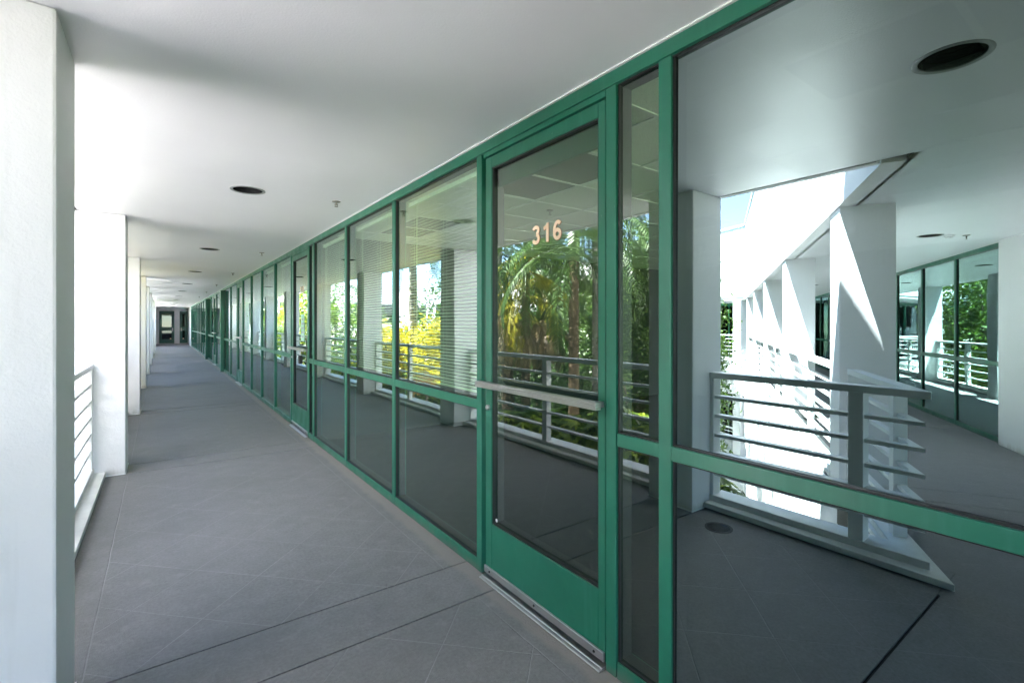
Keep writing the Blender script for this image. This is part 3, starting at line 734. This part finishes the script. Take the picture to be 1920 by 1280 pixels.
# ------------------------------------------------------------------ blinds
slat_cache = {}
def blind(y0, y1, label, F=FW, x=GX + .115, sig=1, individual=True, zb=1.06, gp='venetian blinds hanging behind the glass'):
    e = empty('window_blind', F.P(x, y0, 0), F.a, label, 'blind', gp)
    W = y1 - y0
    MB(sig).box(-.012, .018, 0, W, 2.455, 2.487).obj('headrail', M_BLIND_HEAD, e, bevel=.001)
    MB(sig).box(-.010, .014, 0, W, zb - .012, zb).obj('bottom_rail', M_BLIND_HEAD, e)
    n = int((2.44 - zb) / .0235); ta = R(24)
    def sv(mb, z):
        b = len(mb.v)
        cx, sz = .0125 * math.cos(ta), .0125 * math.sin(ta)
        pts = [(-cx, -sz), (0, .0022), (cx, sz)]
        for yy in (.005, W - .005):
            for (px, pz) in pts: mb.v.append((sig * px, yy, z + pz))
        for yy in (.005, W - .005):
            for (px, pz) in pts: mb.v.append((sig * px, yy, z + pz - .0009))
        mb.f += [(b, b + 1, b + 4, b + 3), (b + 1, b + 2, b + 5, b + 4), (b + 6, b + 9, b + 10, b + 7), (b + 7, b + 10, b + 11, b + 8), (b, b + 3, b + 9, b + 6), (b + 2, b + 8, b + 11, b + 5)]
    if individual:
        mb = MB(sig); sv(mb, 0); me = mb.mesh('slat', M_BLIND)
        for k in range(n): add('slat', me, e, (0, 0, zb + .018 + k * .0235))
    else:
        mb = MB(sig)
        for k in range(n): sv(mb, zb + .018 + k * .0235)
        mb.obj('slats', M_BLIND, e)['kind'] = 'stuff'
    for q in (.10, W / 2, W - .10):
        for dx in (-.0135, .0135): MB(sig).box(dx - .0007, dx + .0007, q, q + .0015, zb, 2.455).obj('ladder_cord', M_BLIND_HEAD, e)
    MB(sig).box(-.022, -.018, W - .16, W - .156, 1.35, 2.46).obj('tilt_wand', M_BLIND_HEAD, e)
    MB(sig).box(-.016, .02, W, W + .012, 2.45, 2.495).obj('end_bracket', M_BLIND_HEAD, e)
    return e
blind(2.50, 3.69, 'pale slatted blind in the window just left of door 316')
blind(3.83, 4.97, 'pale slatted blind in the middle window of the three left of door 316')
blind(5.12, 6.29, 'pale slatted blind in the window nearest door 315')
blind(7.74, 8.93, 'pale slatted blind in the first window beyond door 315', individual=False)
blind(9.04, 10.28, 'pale slatted blind in the second window beyond door 315', individual=False)
for i, (a, b) in enumerate(between(mw)[:3]):
    blind(a + .05, b - .03, 'half lowered pale blind behind the %s window of the angled wing' % ordn[i], F=F1, x=2.08 + .115, sig=-1, individual=False, zb=1.95 if i == 0 else 1.75)
# flower pot behind the angled wing's glass
fp = empty('flower_pot', F1.P(2.42, 5.45, .95), WA, 'teal pot with an orange flower behind the angled wing glass', 'plant pot')
MB().lathe([(.05, 0), (.07, .05), (.075, .20), (.065, .22)], 20).obj('pot', M_VASE, fp, smooth=True)
mb = MB()
for i in range(14):
    a = i * 2.4; r = .03 + .005 * i; mb.ngon([(0, 0, .34), (r * math.cos(a - .3), r * math.sin(a - .3), .38), (1.5 * r * math.cos(a), 1.5 * r * math.sin(a), .37), (r * math.cos(a + .3), r * math.sin(a + .3), .38)])
mb.obj('petal_cluster', M_ORCHID, fp, recalc=False); MB().tube([(0, 0, .2), (.01, 0, .3), (0, 0, .35)], .005, 6).obj('stem', M_LEAF, fp)
ped = MB(-1).box(2.25, 2.60, 5.2, 5.7, .001, .95).obj('window_cabinet', M_ROOM, loc=F1.O, rot=(0, 0, WA), bevel=.005); tag(ped, 'grey cabinet under the teal flower pot behind the angled wing glass', 'cabinet')

# ------------------------------------------------------------------ recessed lights, sprinklers, drain
def downlight(loc, label):
    e = empty('downlight', loc, 0, label, 'ceiling light', 'round recessed lights in the soffits')
    MB().lathe([(.106, .002), (.108, -.002), (.124, -.004), (.128, -.002), (.128, .002)], 40, cap0=False, cap1=False).obj('trim_ring', M_RING, e, smooth=True)
    MB().lathe([(.1065, -.001), (.1065, .03), (.10, .031), (.10, .06), (.092, .061), (.092, .12), (.0, .121)], 40, cap0=False, cap1=False).obj('reflector', M_CAN, e, smooth=True, recalc=False)
    MB().lathe([(.0, .055), (.03, .062), (.038, .085), (.02, .115)], 16, cap0=False).obj('bulb', M_CAN, e, smooth=True)
    return e
dl = downlight((.565, LIGHTS[0], CE), 'large round recessed light mirrored at the upper right of the big pane')
for i, y in enumerate(LIGHTS[1:], 1):
    copy_tree(dl, (.565, y, CE), 0, 'round recessed light in the corridor soffit, %s along from the camera' % (ordn[i - 1] if i <= 10 else 'last'))
for i, t in enumerate(WL):
    copy_tree(dl, F1.P(1.11, t, CE), 0, 'round recessed light in the angled wing soffit, %s from the railing corner' % ordn[i])
def sprinkler(loc, label):
    e = empty('sprinkler', loc, 0, label, 'sprinkler', 'fire sprinklers on the soffits')
    MB().lathe([(.036, 0), (.034, -.006), (.014, -.010)], 20).obj('escutcheon', M_BRASS, e, smooth=True)
    MB().lathe([(.008, -.010), (.008, -.030), (.005, -.034)], 10).obj('body', M_BRASS, e)
    MB().tube([(.010, 0, -.022), (.012, 0, -.034), (.004, 0, -.046)], .0025, 6).obj('yoke_arm', M_BRASS, e); MB().tube([(-.010, 0, -.022), (-.012, 0, -.034), (-.004, 0, -.046)], .0025, 6).obj('yoke_arm', M_BRASS, e)
    MB().lathe([(.004, -.046), (.016, -.047), (.016, -.049), (.004, -.050)], 14).obj('deflector', M_BRASS, e)
    return e
sp = sprinkler((1.25, 4.345, CE), 'fire sprinkler in the corridor ceiling nearest the camera')
for i, y in enumerate((8.19, 11.9, 15.7, 19.5, 23.3), 1): copy_tree(sp, (1.24, y, CE), 0, 'fire sprinkler in the corridor ceiling, %s from the camera' % ordn[i])
copy_tree(sp, F1.P(1.49, 3.94, CE), 0, 'fire sprinkler in the angled wing ceiling beside the smoke detector')
copy_tree(sp, (3.1, 3.6, 2.614), 0, 'fire sprinkler in the office ceiling behind door 316')
sd = empty('smoke_detector', F1.P(1.30, 3.86, CE), 0, 'cream smoke detector beside a recessed light in the angled wing', 'smoke detector')
MB().lathe([(.055, 0), (.055, -.012), (.045, -.018)], 24).obj('base', M_TRIM, sd, smooth=True); MB().lathe([(.038, -.018), (.034, -.036), (.02, -.04)], 24).obj('sensor', M_TRIM, sd, smooth=True)
dr = empty('floor_drain', (-.19, 1.955, .0), 0, 'round dark floor drain beside the nearest railing curb', 'drain')
MB().lathe([(.080, .0005), (.097, .0005), (.097, .004), (.080, .004)], 32, cap0=False, cap1=False).obj('ring', M_BLACK, dr)
MB().lathe([(.0795, .0004), (.0795, .001)], 32).obj('sump', M_CAN, dr)
for k in range(-4, 5):
    l = math.sqrt(max(.079 ** 2 - (k * .014) ** 2, 0)); MB().box(k * .014 - .0035, k * .014 + .0035, -l, l, .0011, .0035).obj('grate_bar', M_BLACK, dr)

# ------------------------------------------------------------------ vegetation
def quads_mesh(name, P, U, V, mat):
    """P centres (n,3); U, V half axes (n,3): rhombus leaves"""
    n = len(P); v = np.empty((n, 4, 3)); v[:, 0] = P - U; v[:, 1] = P + V; v[:, 2] = P + U; v[:, 3] = P - V
    me = bpy.data.meshes.new(name); me.vertices.add(n * 4); me.vertices.foreach_set('co', v.ravel().astype(np.float32))
    me.loops.add(n * 4); me.loops.foreach_set('vertex_index', np.arange(n * 4, dtype=np.int32))
    me.polygons.add(n); me.polygons.foreach_set('loop_start', np.arange(0, n * 4, 4, dtype=np.int32)); me.polygons.foreach_set('loop_total', np.full(n, 4, dtype=np.int32))
    me.update(calc_edges=True); me.materials.append(mat); return me
def rand_dirs(n): d = rng.normal(size=(n, 3)); return d / np.linalg.norm(d, axis=1, keepdims=True)
def leaf_cloud(name, clumps, per, spread, size, mat, parent, droop=.0, flat=.5):
    C = np.repeat(np.array(clumps), per, 0); n = len(C)
    P = C + rng.normal(size=(n, 3)) * spread
    U = rand_dirs(n); U[:, 2] = U[:, 2] * .6 - droop; U /= np.linalg.norm(U, axis=1, keepdims=True)
    W = rand_dirs(n); W[:, 2] += flat * 2; V = np.cross(U, W); V /= np.linalg.norm(V, axis=1, keepdims=True) + 1e-9
    s = size * rng.uniform(.6, 1.3, size=(n, 1)); return add(name, quads_mesh(name, P, U * s, V * s * .42, mat), parent)
def MP(u, d):
    """ground position of something at mirrored picture column u and depth d (metres)"""
    a = .6302; l = (u - 958.7) / 898.7 * d; X = l * math.cos(a) + d * math.sin(a); Y = d * math.cos(a) - l * math.sin(a)
    return (2 * 1.57 - X, Y)
def MPc(u, d, z, rad):
    """same direction from the mirror, moved out until it clears the corridor edge"""
    d1 = d
    while MP(u, d1)[0] > -.95 - rad and d1 < 60: d1 += .1
    return (*MP(u, d1), EYE + (z - EYE) * d1 / d)
def crown_clumps(n, rad, z0, cz=0, lump=.35):
    out = []
    lobes = rand_dirs(9) * .55
    while len(out) < n:
        p = rng.uniform(-1, 1, 3); l = lobes[rng.integers(9)]
        q = l + p * .55
        if np.linalg.norm(q) < 1.05 and np.linalg.norm(q) > .25: out.append((q[0] * rad[0], q[1] * rad[1], z0 + q[2] * rad[2]))
    return out
def tree(u, d, ztop, rad, label, mat=M_LEAF, leaf=.055, ncl=130, per=75, spread=.17, name='leafy_tree', cat='tree', group='trees in the courtyard', pos=None, droop=.15, barkr=.12, bark=M_BARK):
    if pos: x, y = pos
    else: x, y, ztop = MPc(u, d, ztop, rad[0])
    e = empty(name, (x, y, GZ), 0, label, cat, group); zc = ztop - rad[2] - GZ
    cl = crown_clumps(ncl, rad, zc)
    leaf_cloud('crown', cl, per, spread, leaf, mat, e, droop)
    base = zc - rad[2] * .75
    pts = [(0, 0, 0), (.08, .05, base * .5), (-.05, .08, base), (0, 0, zc + rad[2] * .4)]
    MB().tube(pts, [barkr, barkr * .85, barkr * .7, barkr * .2], 9).obj('trunk', bark, e, smooth=True)
    for k in range(9):
        c = Vector(cl[k * 7 % len(cl)]); s = Vector((0, 0, base + rng.uniform(-.3, .8) * rad[2] * .5)); m_ = s.lerp(c, .5) + Vector((0, 0, .1))
        MB().tube([s, m_, c], [barkr * .45, barkr * .28, barkr * .1], 6).obj('limb', bark, e, smooth=True)
    return e
def frond_mesh(L, pitch, droop, mat, nl=46, ll=.42, hang=.8, wid=.017, name='frond'):
    """one feather frond along +x"""
    pts = []; p = np.zeros(3); a = pitch; n = 22; ds = L / n
    for i in range(n + 1):
        pts.append(p.copy()); p = p + ds * np.array([math.cos(a), 0, math.sin(a)]); a -= droop / n * (1 + i / n)
    pts = np.array(pts); P = []; U = []; V = []
    for i in range(nl):
        f = .10 + .9 * i / nl; k = f * n; j = min(int(k), n - 1); q = pts[j] + (pts[j + 1] - pts[j]) * (k - j); t = pts[j + 1] - pts[j]; t /= np.linalg.norm(t)
        l = ll * (math.sin(math.pi * min(1, .12 + f * .86)) ** .6) * rng.uniform(.85, 1.1)
        for s in (-1, 1):
            dr = np.array([t[0] * .55, s * 1.0, t[2] * .55 + rng.uniform(-.1, .15) ]) ; dr /= np.linalg.norm(dr)
            hg = hang * rng.uniform(.7, 1.2)
            d1 = dr + np.array([0, 0, -hg * .35]); d1 /= np.linalg.norm(d1); d2 = dr * .55 + np.array([0, 0, -hg]); d2 /= np.linalg.norm(d2)
            m1 = q + d1 * l * .5; m2 = m1 + d2 * l * .5
            for A, B, w in ((q, m1, wid), (m1, m2, wid * .8)):
                ax = (B - A) / 2 * 1.12; nn = np.cross(ax, [t[0], .3, t[2] + .4]); nn /= np.linalg.norm(nn) + 1e-9
                P.append((A + B) / 2); U.append(ax); V.append(np.cross(nn, ax) / np.linalg.norm(ax) * w + nn * w * .3)
    me = quads_mesh(name, np.array(P), np.array(U), np.array(V), mat)
    bm = bmesh.new(); bm.from_mesh(me); mb = MB(); mb.tube([tuple(q) for q in pts[::2]], [.016 * (1 - .8 * i / 11) for i in range(len(pts[::2]))], 5); m2 = mb.mesh('rachis', mat); bm.from_mesh(m2); bm.to_mesh(me); bm.free()
    return me
def fronds(kind, mat, L=2.6):
    return [(frond_mesh(L, R(pt), R(dr), mat, hang=h)) for pt, dr, h in kind]
LIVE = [(70, 75, .5), (50, 95, .8), (28, 95, 1.0), (5, 75, 1.1)]
HANG = [(-10, 70, 1.0), (-30, 60, 1.0)]
def palm(u, d, zc, L, label, mats, nfr=22, dead=0, bark=M_PALMBARK, tr=.13, pos=None):
    if pos: x, y = pos
    else: x, y, zc = MPc(u, d, zc, L * .55)
    e = empty('palm_tree', (x, y, GZ), 0, label, 'palm tree', 'palms in the courtyard'); H = zc - GZ
    prof = []; nseg = 60
    for i in range(nseg):
        z = H * i / nseg; r = tr * (1.15 - .3 * i / nseg); prof += [(r, z), (r * 1.05, z + H / nseg * .75), (r * .97, z + H / nseg * .8)]
    MB().lathe(prof, 14).obj('trunk', bark, e, smooth=True)
    MB().lathe([(tr * .9, H - .1), (tr * 1.1, H + .1), (tr * .7, H + .55), (.03, H + .8)], 14).obj('crownshaft', M_PALM, e, smooth=True)
    lib = fronds(LIVE, mats[0], L); ang = 0
    for i in range(nfr):
        v = i * 4 // nfr; ang += 2.399
        add('frond', lib[v], e, (0, 0, H + .65 - .12 * v), (0, rng.uniform(-.08, .08), ang + rng.uniform(-.2, .2)))
    if len(mats) > 1 or dead:
        lib2 = fronds(HANG, mats[-1], L * .8)
        for i in range(dead):
            ang += 2.399; add('dry_frond', lib2[i % 2], e, (0, 0, H + .1), (0, rng.uniform(-.1, .1), ang))
    return e
palm(775, 9.5, 3.2, 3.2, 'tall grey trunked palm reflected in the window left of door 316', [M_PALM], 24, 0, tr=.14)
palm(1075, 9.4, 2.9, 3.0, 'dark green arching palm reflected in the glass of door 316', [M_PALM], 24, 5, tr=.11, bark=M_TANBARK)
palm(985, 11.0, 2.6, 2.8, 'mid green palm arching behind the numerals of door 316', [M_LEAF2, M_PALMY], 22, 4, tr=.11, bark=M_TANBARK)
palm(951, 11.5, 1.6, 2.0, 'palm with brown drooping dry fronds low at the left of door 316', [M_PALMY, M_DEAD], 10, 14, bark=M_TANBARK, tr=.16)
palm(1014, 12.5, 1.5, 2.0, 'tan trunked palm with dry fronds near the middle of door 316', [M_PALM, M_DEAD], 9, 13, bark=M_TANBARK, tr=.15)
palm(1120, 10.5, 4.6, 2.8, 'tall palm whose hanging fronds show at the upper right of door 316', [M_PALM], 24, 6, tr=.13)
palm(935, 17, 4.2, 2.6, 'pale green palm further back behind door 316', [M_LEAF2], 20, 0, tr=.13)
tree(800, 13, 1.75, (.95, .95, 1.3), 'bright yellow leaved tree behind the grey palm trunk', M_YELLOW, .06, 60, 80, .16)
tree(724, 14, 1.6, (.7, .7, 1.2), 'smaller bright yellow tree left of the grey palm trunk', M_YELLOW, .06, 45, 80, .15)
tree(1195, 11, 2.75, (1.5, 1.5, 2.6), 'dense broadleaf tree reflected in the narrow pane right of door 316', M_LEAF2, .05, 220, 90, .17)
tree(1105, 10.5, .9, (1.3, 1.3, 2.2), 'dense dark shrubby tree behind the railing in door 316', M_LEAF, .05, 200, 90, .16)
tree(1060, 15, 1.6, (1.6, 1.6, 2.6), 'dark leafy tree between the dry palms and the railing', M_LEAF, .06, 170, 80, .2)
tree(1030, 30, 7.2, (2.4, 2.4, 4.0), 'tall dark conifer far behind the numerals of door 316', M_CYPRESS, .11, 160, 70, .35, 'pine_tree')
tree(1110, 27, 6.2, (2.6, 2.6, 2.0), 'broad dark pine far behind the hanging palm fronds', M_CYPRESS, .11, 120, 70, .35, 'pine_tree')
tree(1197, 26, 6.0, (.8, .8, 4.2), 'slender dark cypress against the sky in the narrow pane', M_CYPRESS, .08, 120, 80, .2, 'cypress_tree')
tree(1172, 27, 4.6, (.9, .9, 3.2), 'shorter dark cypress at the left edge of the narrow pane', M_CYPRESS, .08, 110, 80, .2, 'cypress_tree')
tree(628, 17, 3.1, (2.2, 2.2, 3.2), 'pale green airy tree reflected in the window nearest door 315', M_LEAF2, .07, 170, 70, .25)
tree(645, 10.0, .75, (.8, .8, 1.3), 'yellow green bushy tree below the pale green tree', M_LEAFY, .07, 60, 80, .18)
tree(566, 22, 3.6, (2.2, 2.2, 3.0), 'sunlit yellow green tree reflected in door 315', M_LEAFY, .09, 110, 60, .3)
tree(540, 24, 2.2, (2.6, 2.6, 3.4), 'green tree reflected beyond door 315', M_LEAF2, .09, 130, 60, .3)
tree(500, 30, 2.4, (2.6, 2.6, 3.4), 'dark green tree far down the courtyard', M_LEAF, .10, 120, 60, .3)
tree(1329, 13, 3.1, (.62, .62, 2.3), 'drooping leafy tree beside the mirrored near column', M_LEAF2, .06, 60, 40, .16, droop=.5)
tree(1325, 11.0, .55, (.34, .34, 1.9), 'narrow leafy shrub below the drooping tree', M_LEAF2, .06, 50, 60, .14, droop=.5)
tree(975, 13, .9, (1.6, 1.6, 2.4), 'dark shrubby tree low behind the dry fronds', M_LEAF, .06, 170, 80, .2)
tree(1228, 17, 5.0, (1.9, 1.9, 4.2), 'large green tree filling the angled wing window reflection', M_LEAF2, .08, 260, 80, .26)
tree(1246, 12.0, 4.0, (1.0, 1.0, 3.6), 'broad green tree hidden behind the mirrored near column', M_LEAF, .07, 200, 80, .22)
tree(1120, 19, 3.4, (2.2, 2.2, 3.2), 'mid green tree standing in front of the far galleries', M_LEAF2, .07, 170, 80, .24)
tree(870, 18, 3.4, (2.0, 2.0, 3.2), 'green tree in the middle of the courtyard', M_LEAF, .07, 150, 80, .24)
tree(830, 22, 2.4, (2.4, 2.4, 3.2), 'green tree beyond the yellow trees', M_LEAF2, .09, 130, 70, .3)

tree(0, 0, 5.0, (1.8, 1.8, 4.2), 'bright green tree mirrored twice in the angled wing windows', M_LEAF2, .08, 230, 80, .24, pos=(-14.3, 12.6))
tree(0, 0, 4.2, (1.5, 1.5, 3.4), 'smaller green tree beside the wing, mirrored twice in its windows', M_LEAF2, .08, 180, 80, .22, pos=(-11.6, 11.4))
for i, (u, d, z) in enumerate(((925, 24, 2.6), (985, 23, 2.2), (1045, 24, 2.9), (1100, 24, 3.0), (1160, 23, 2.8), (760, 26, 1.9), (700, 28, 1.9))):
    tree(u, d, z, (2.0, 2.0, 3.2), ['dark background tree left of the numerals below the arching fronds', 'dark background tree directly behind the dry palm', 'dark background tree behind the centre of door 316', 'dark background tree behind the right half of door 316', 'dark background tree behind the jamb between door 316 and the narrow pane', 'dark background tree beyond the grey palm trunk', 'dark background tree beyond the smaller yellow tree'][i], M_LEAF, .10, 150, 70, .26)
# umbrella plants right outside the railing: rosettes of long leaves
def rosette_mesh(mat, n=9, L=.26):
    P = []; U = []; V = []
    for i in range(n):
        a = 2 * math.pi * i / n + rng.uniform(-.15, .15); t = -R(22 + rng.uniform(-10, 18)); l = L * rng.uniform(.8, 1.1)
        d1 = np.array([math.cos(a) * math.cos(t), math.sin(a) * math.cos(t), math.sin(t)]); side = np.array([-math.sin(a), math.cos(a), 0])
        P.append(d1 * l * .5); U.append(d1 * l * .5); V.append(side * l * .17)
        d2 = np.array([math.cos(a) * .6, math.sin(a) * .6, -.8]); P.append(d1 * l * .95 + d2 * l * .12); U.append(d2 * l * .2); V.append(side * l * .08)
    return quads_mesh('rosette', np.array(P), np.array(U), np.array(V), mat)
ROS = [rosette_mesh(M_LEAFY), rosette_mesh(M_LEAF2), rosette_mesh(M_LEAFY, 8, .2), rosette_mesh(M_LEAF2, 10, .3)]
def umbrella_plant(x, y, ztop, rad, label, nr=60):
    e = empty('umbrella_plant', (x, y, GZ), 0, label, 'plant', 'umbrella plants outside the railing')
    H = ztop - GZ
    MB().tube([(0, 0, 0), (.1, .05, H * .5), (0, 0, H - rad)], [.07, .05, .03], 7).obj('stem', M_BARK, e, smooth=True)
    for i in range(nr):
        q = rand_dirs(1)[0]; q *= rng.uniform(.5, 1) ; q[2] = abs(q[2]) * 1.1 - .35
        o = add('leaf_rosette', ROS[rng.integers(4)], e, (q[0] * rad, q[1] * rad, H - rad + q[2] * rad), (rng.uniform(-.6, .6), rng.uniform(-.6, .6), rng.uniform(0, 6.28)))
    return e
UP = [(1195, 5.9, .72, 'below the narrow pane'), (1140, 6.2, .60, 'at the right foot of the railing in door 316'), (1085, 6.4, .50, 'behind the middle of the railing in door 316'), (1045, 6.8, .42, 'left of centre behind the railing in door 316'), (985, 7.6, .45, 'at the left foot of the railing in door 316'),
      (1165, 7.2, .45, 'a step behind the narrow pane group'), (1110, 7.8, .30, 'in the shade of the dense shrubby tree'), (730, 8.3, .85, 'beside the yellow tree, left of the palm trunk'), (800, 8.0, .65, 'at the foot of the grey palm'), (650, 9.5, .70, 'in the window nearest door 315'), (600, 11.5, .5, 'low beside door 315'), (1346, 5.6, -.15, 'poking past the mirrored near column')]
for u, d, z, wh in UP:
    x, y, z = MPc(u, d, z, .85 if u != 1346 else .3); umbrella_plant(x, y, z, .75 if u != 1346 else .3, 'yellow green umbrella plant ' + wh, 70 if u != 1346 else 16)
# orange tinted bromeliad below the palm
for (u, d, z, lab) in ((800, 7.4, .75, 'orange tinted spiky plant behind the railing left of door 316'),):
    x, y, z = MPc(u, d, z, .5); e = empty('spiky_plant', (x, y, GZ), 0, lab, 'plant', 'orange tinted plants')
    MB().tube([(0, 0, 0), (0, 0, z - GZ)], [.06, .03], 7).obj('stem', M_BARK, e)
    me = rosette_mesh(M_ORANGE, 14, .38)
    for k in range(3): add('leaf_rosette', me, e, (.08 * k, 0, z - GZ - .1 * k), (.3 * k, -.2, k * 1.1))
# hedge mass that nobody could count, on the courtyard floor
cl = []
for i in range(260):
    x = rng.uniform(-15, -4.6); y = rng.uniform(4, 40)
    if y < 6 + (-x - 2) * .62: continue
    cl.append((x, y, GZ + rng.uniform(.3, 2.2)))
h = leaf_cloud('ground_cover', cl, 60, .45, .10, M_LEAF, None); tag(h, 'mass of green planting covering the courtyard floor', 'planting', kind='stuff')
# trees far behind the open side
for i, (x, y) in enumerate(((-30, -20), (-16, -26), (-4, -30), (10, -34), (-44, 6), (-50, 40), (-30, 60), (-8, 70))):
    tree(0, 0, 3.0, (3.5, 3.5, 4), 'green tree far outside the courtyard, number %s along' % ordn[i], M_LEAF2, .2, 60, 60, .5, pos=(x, y), group='trees beyond the offices')
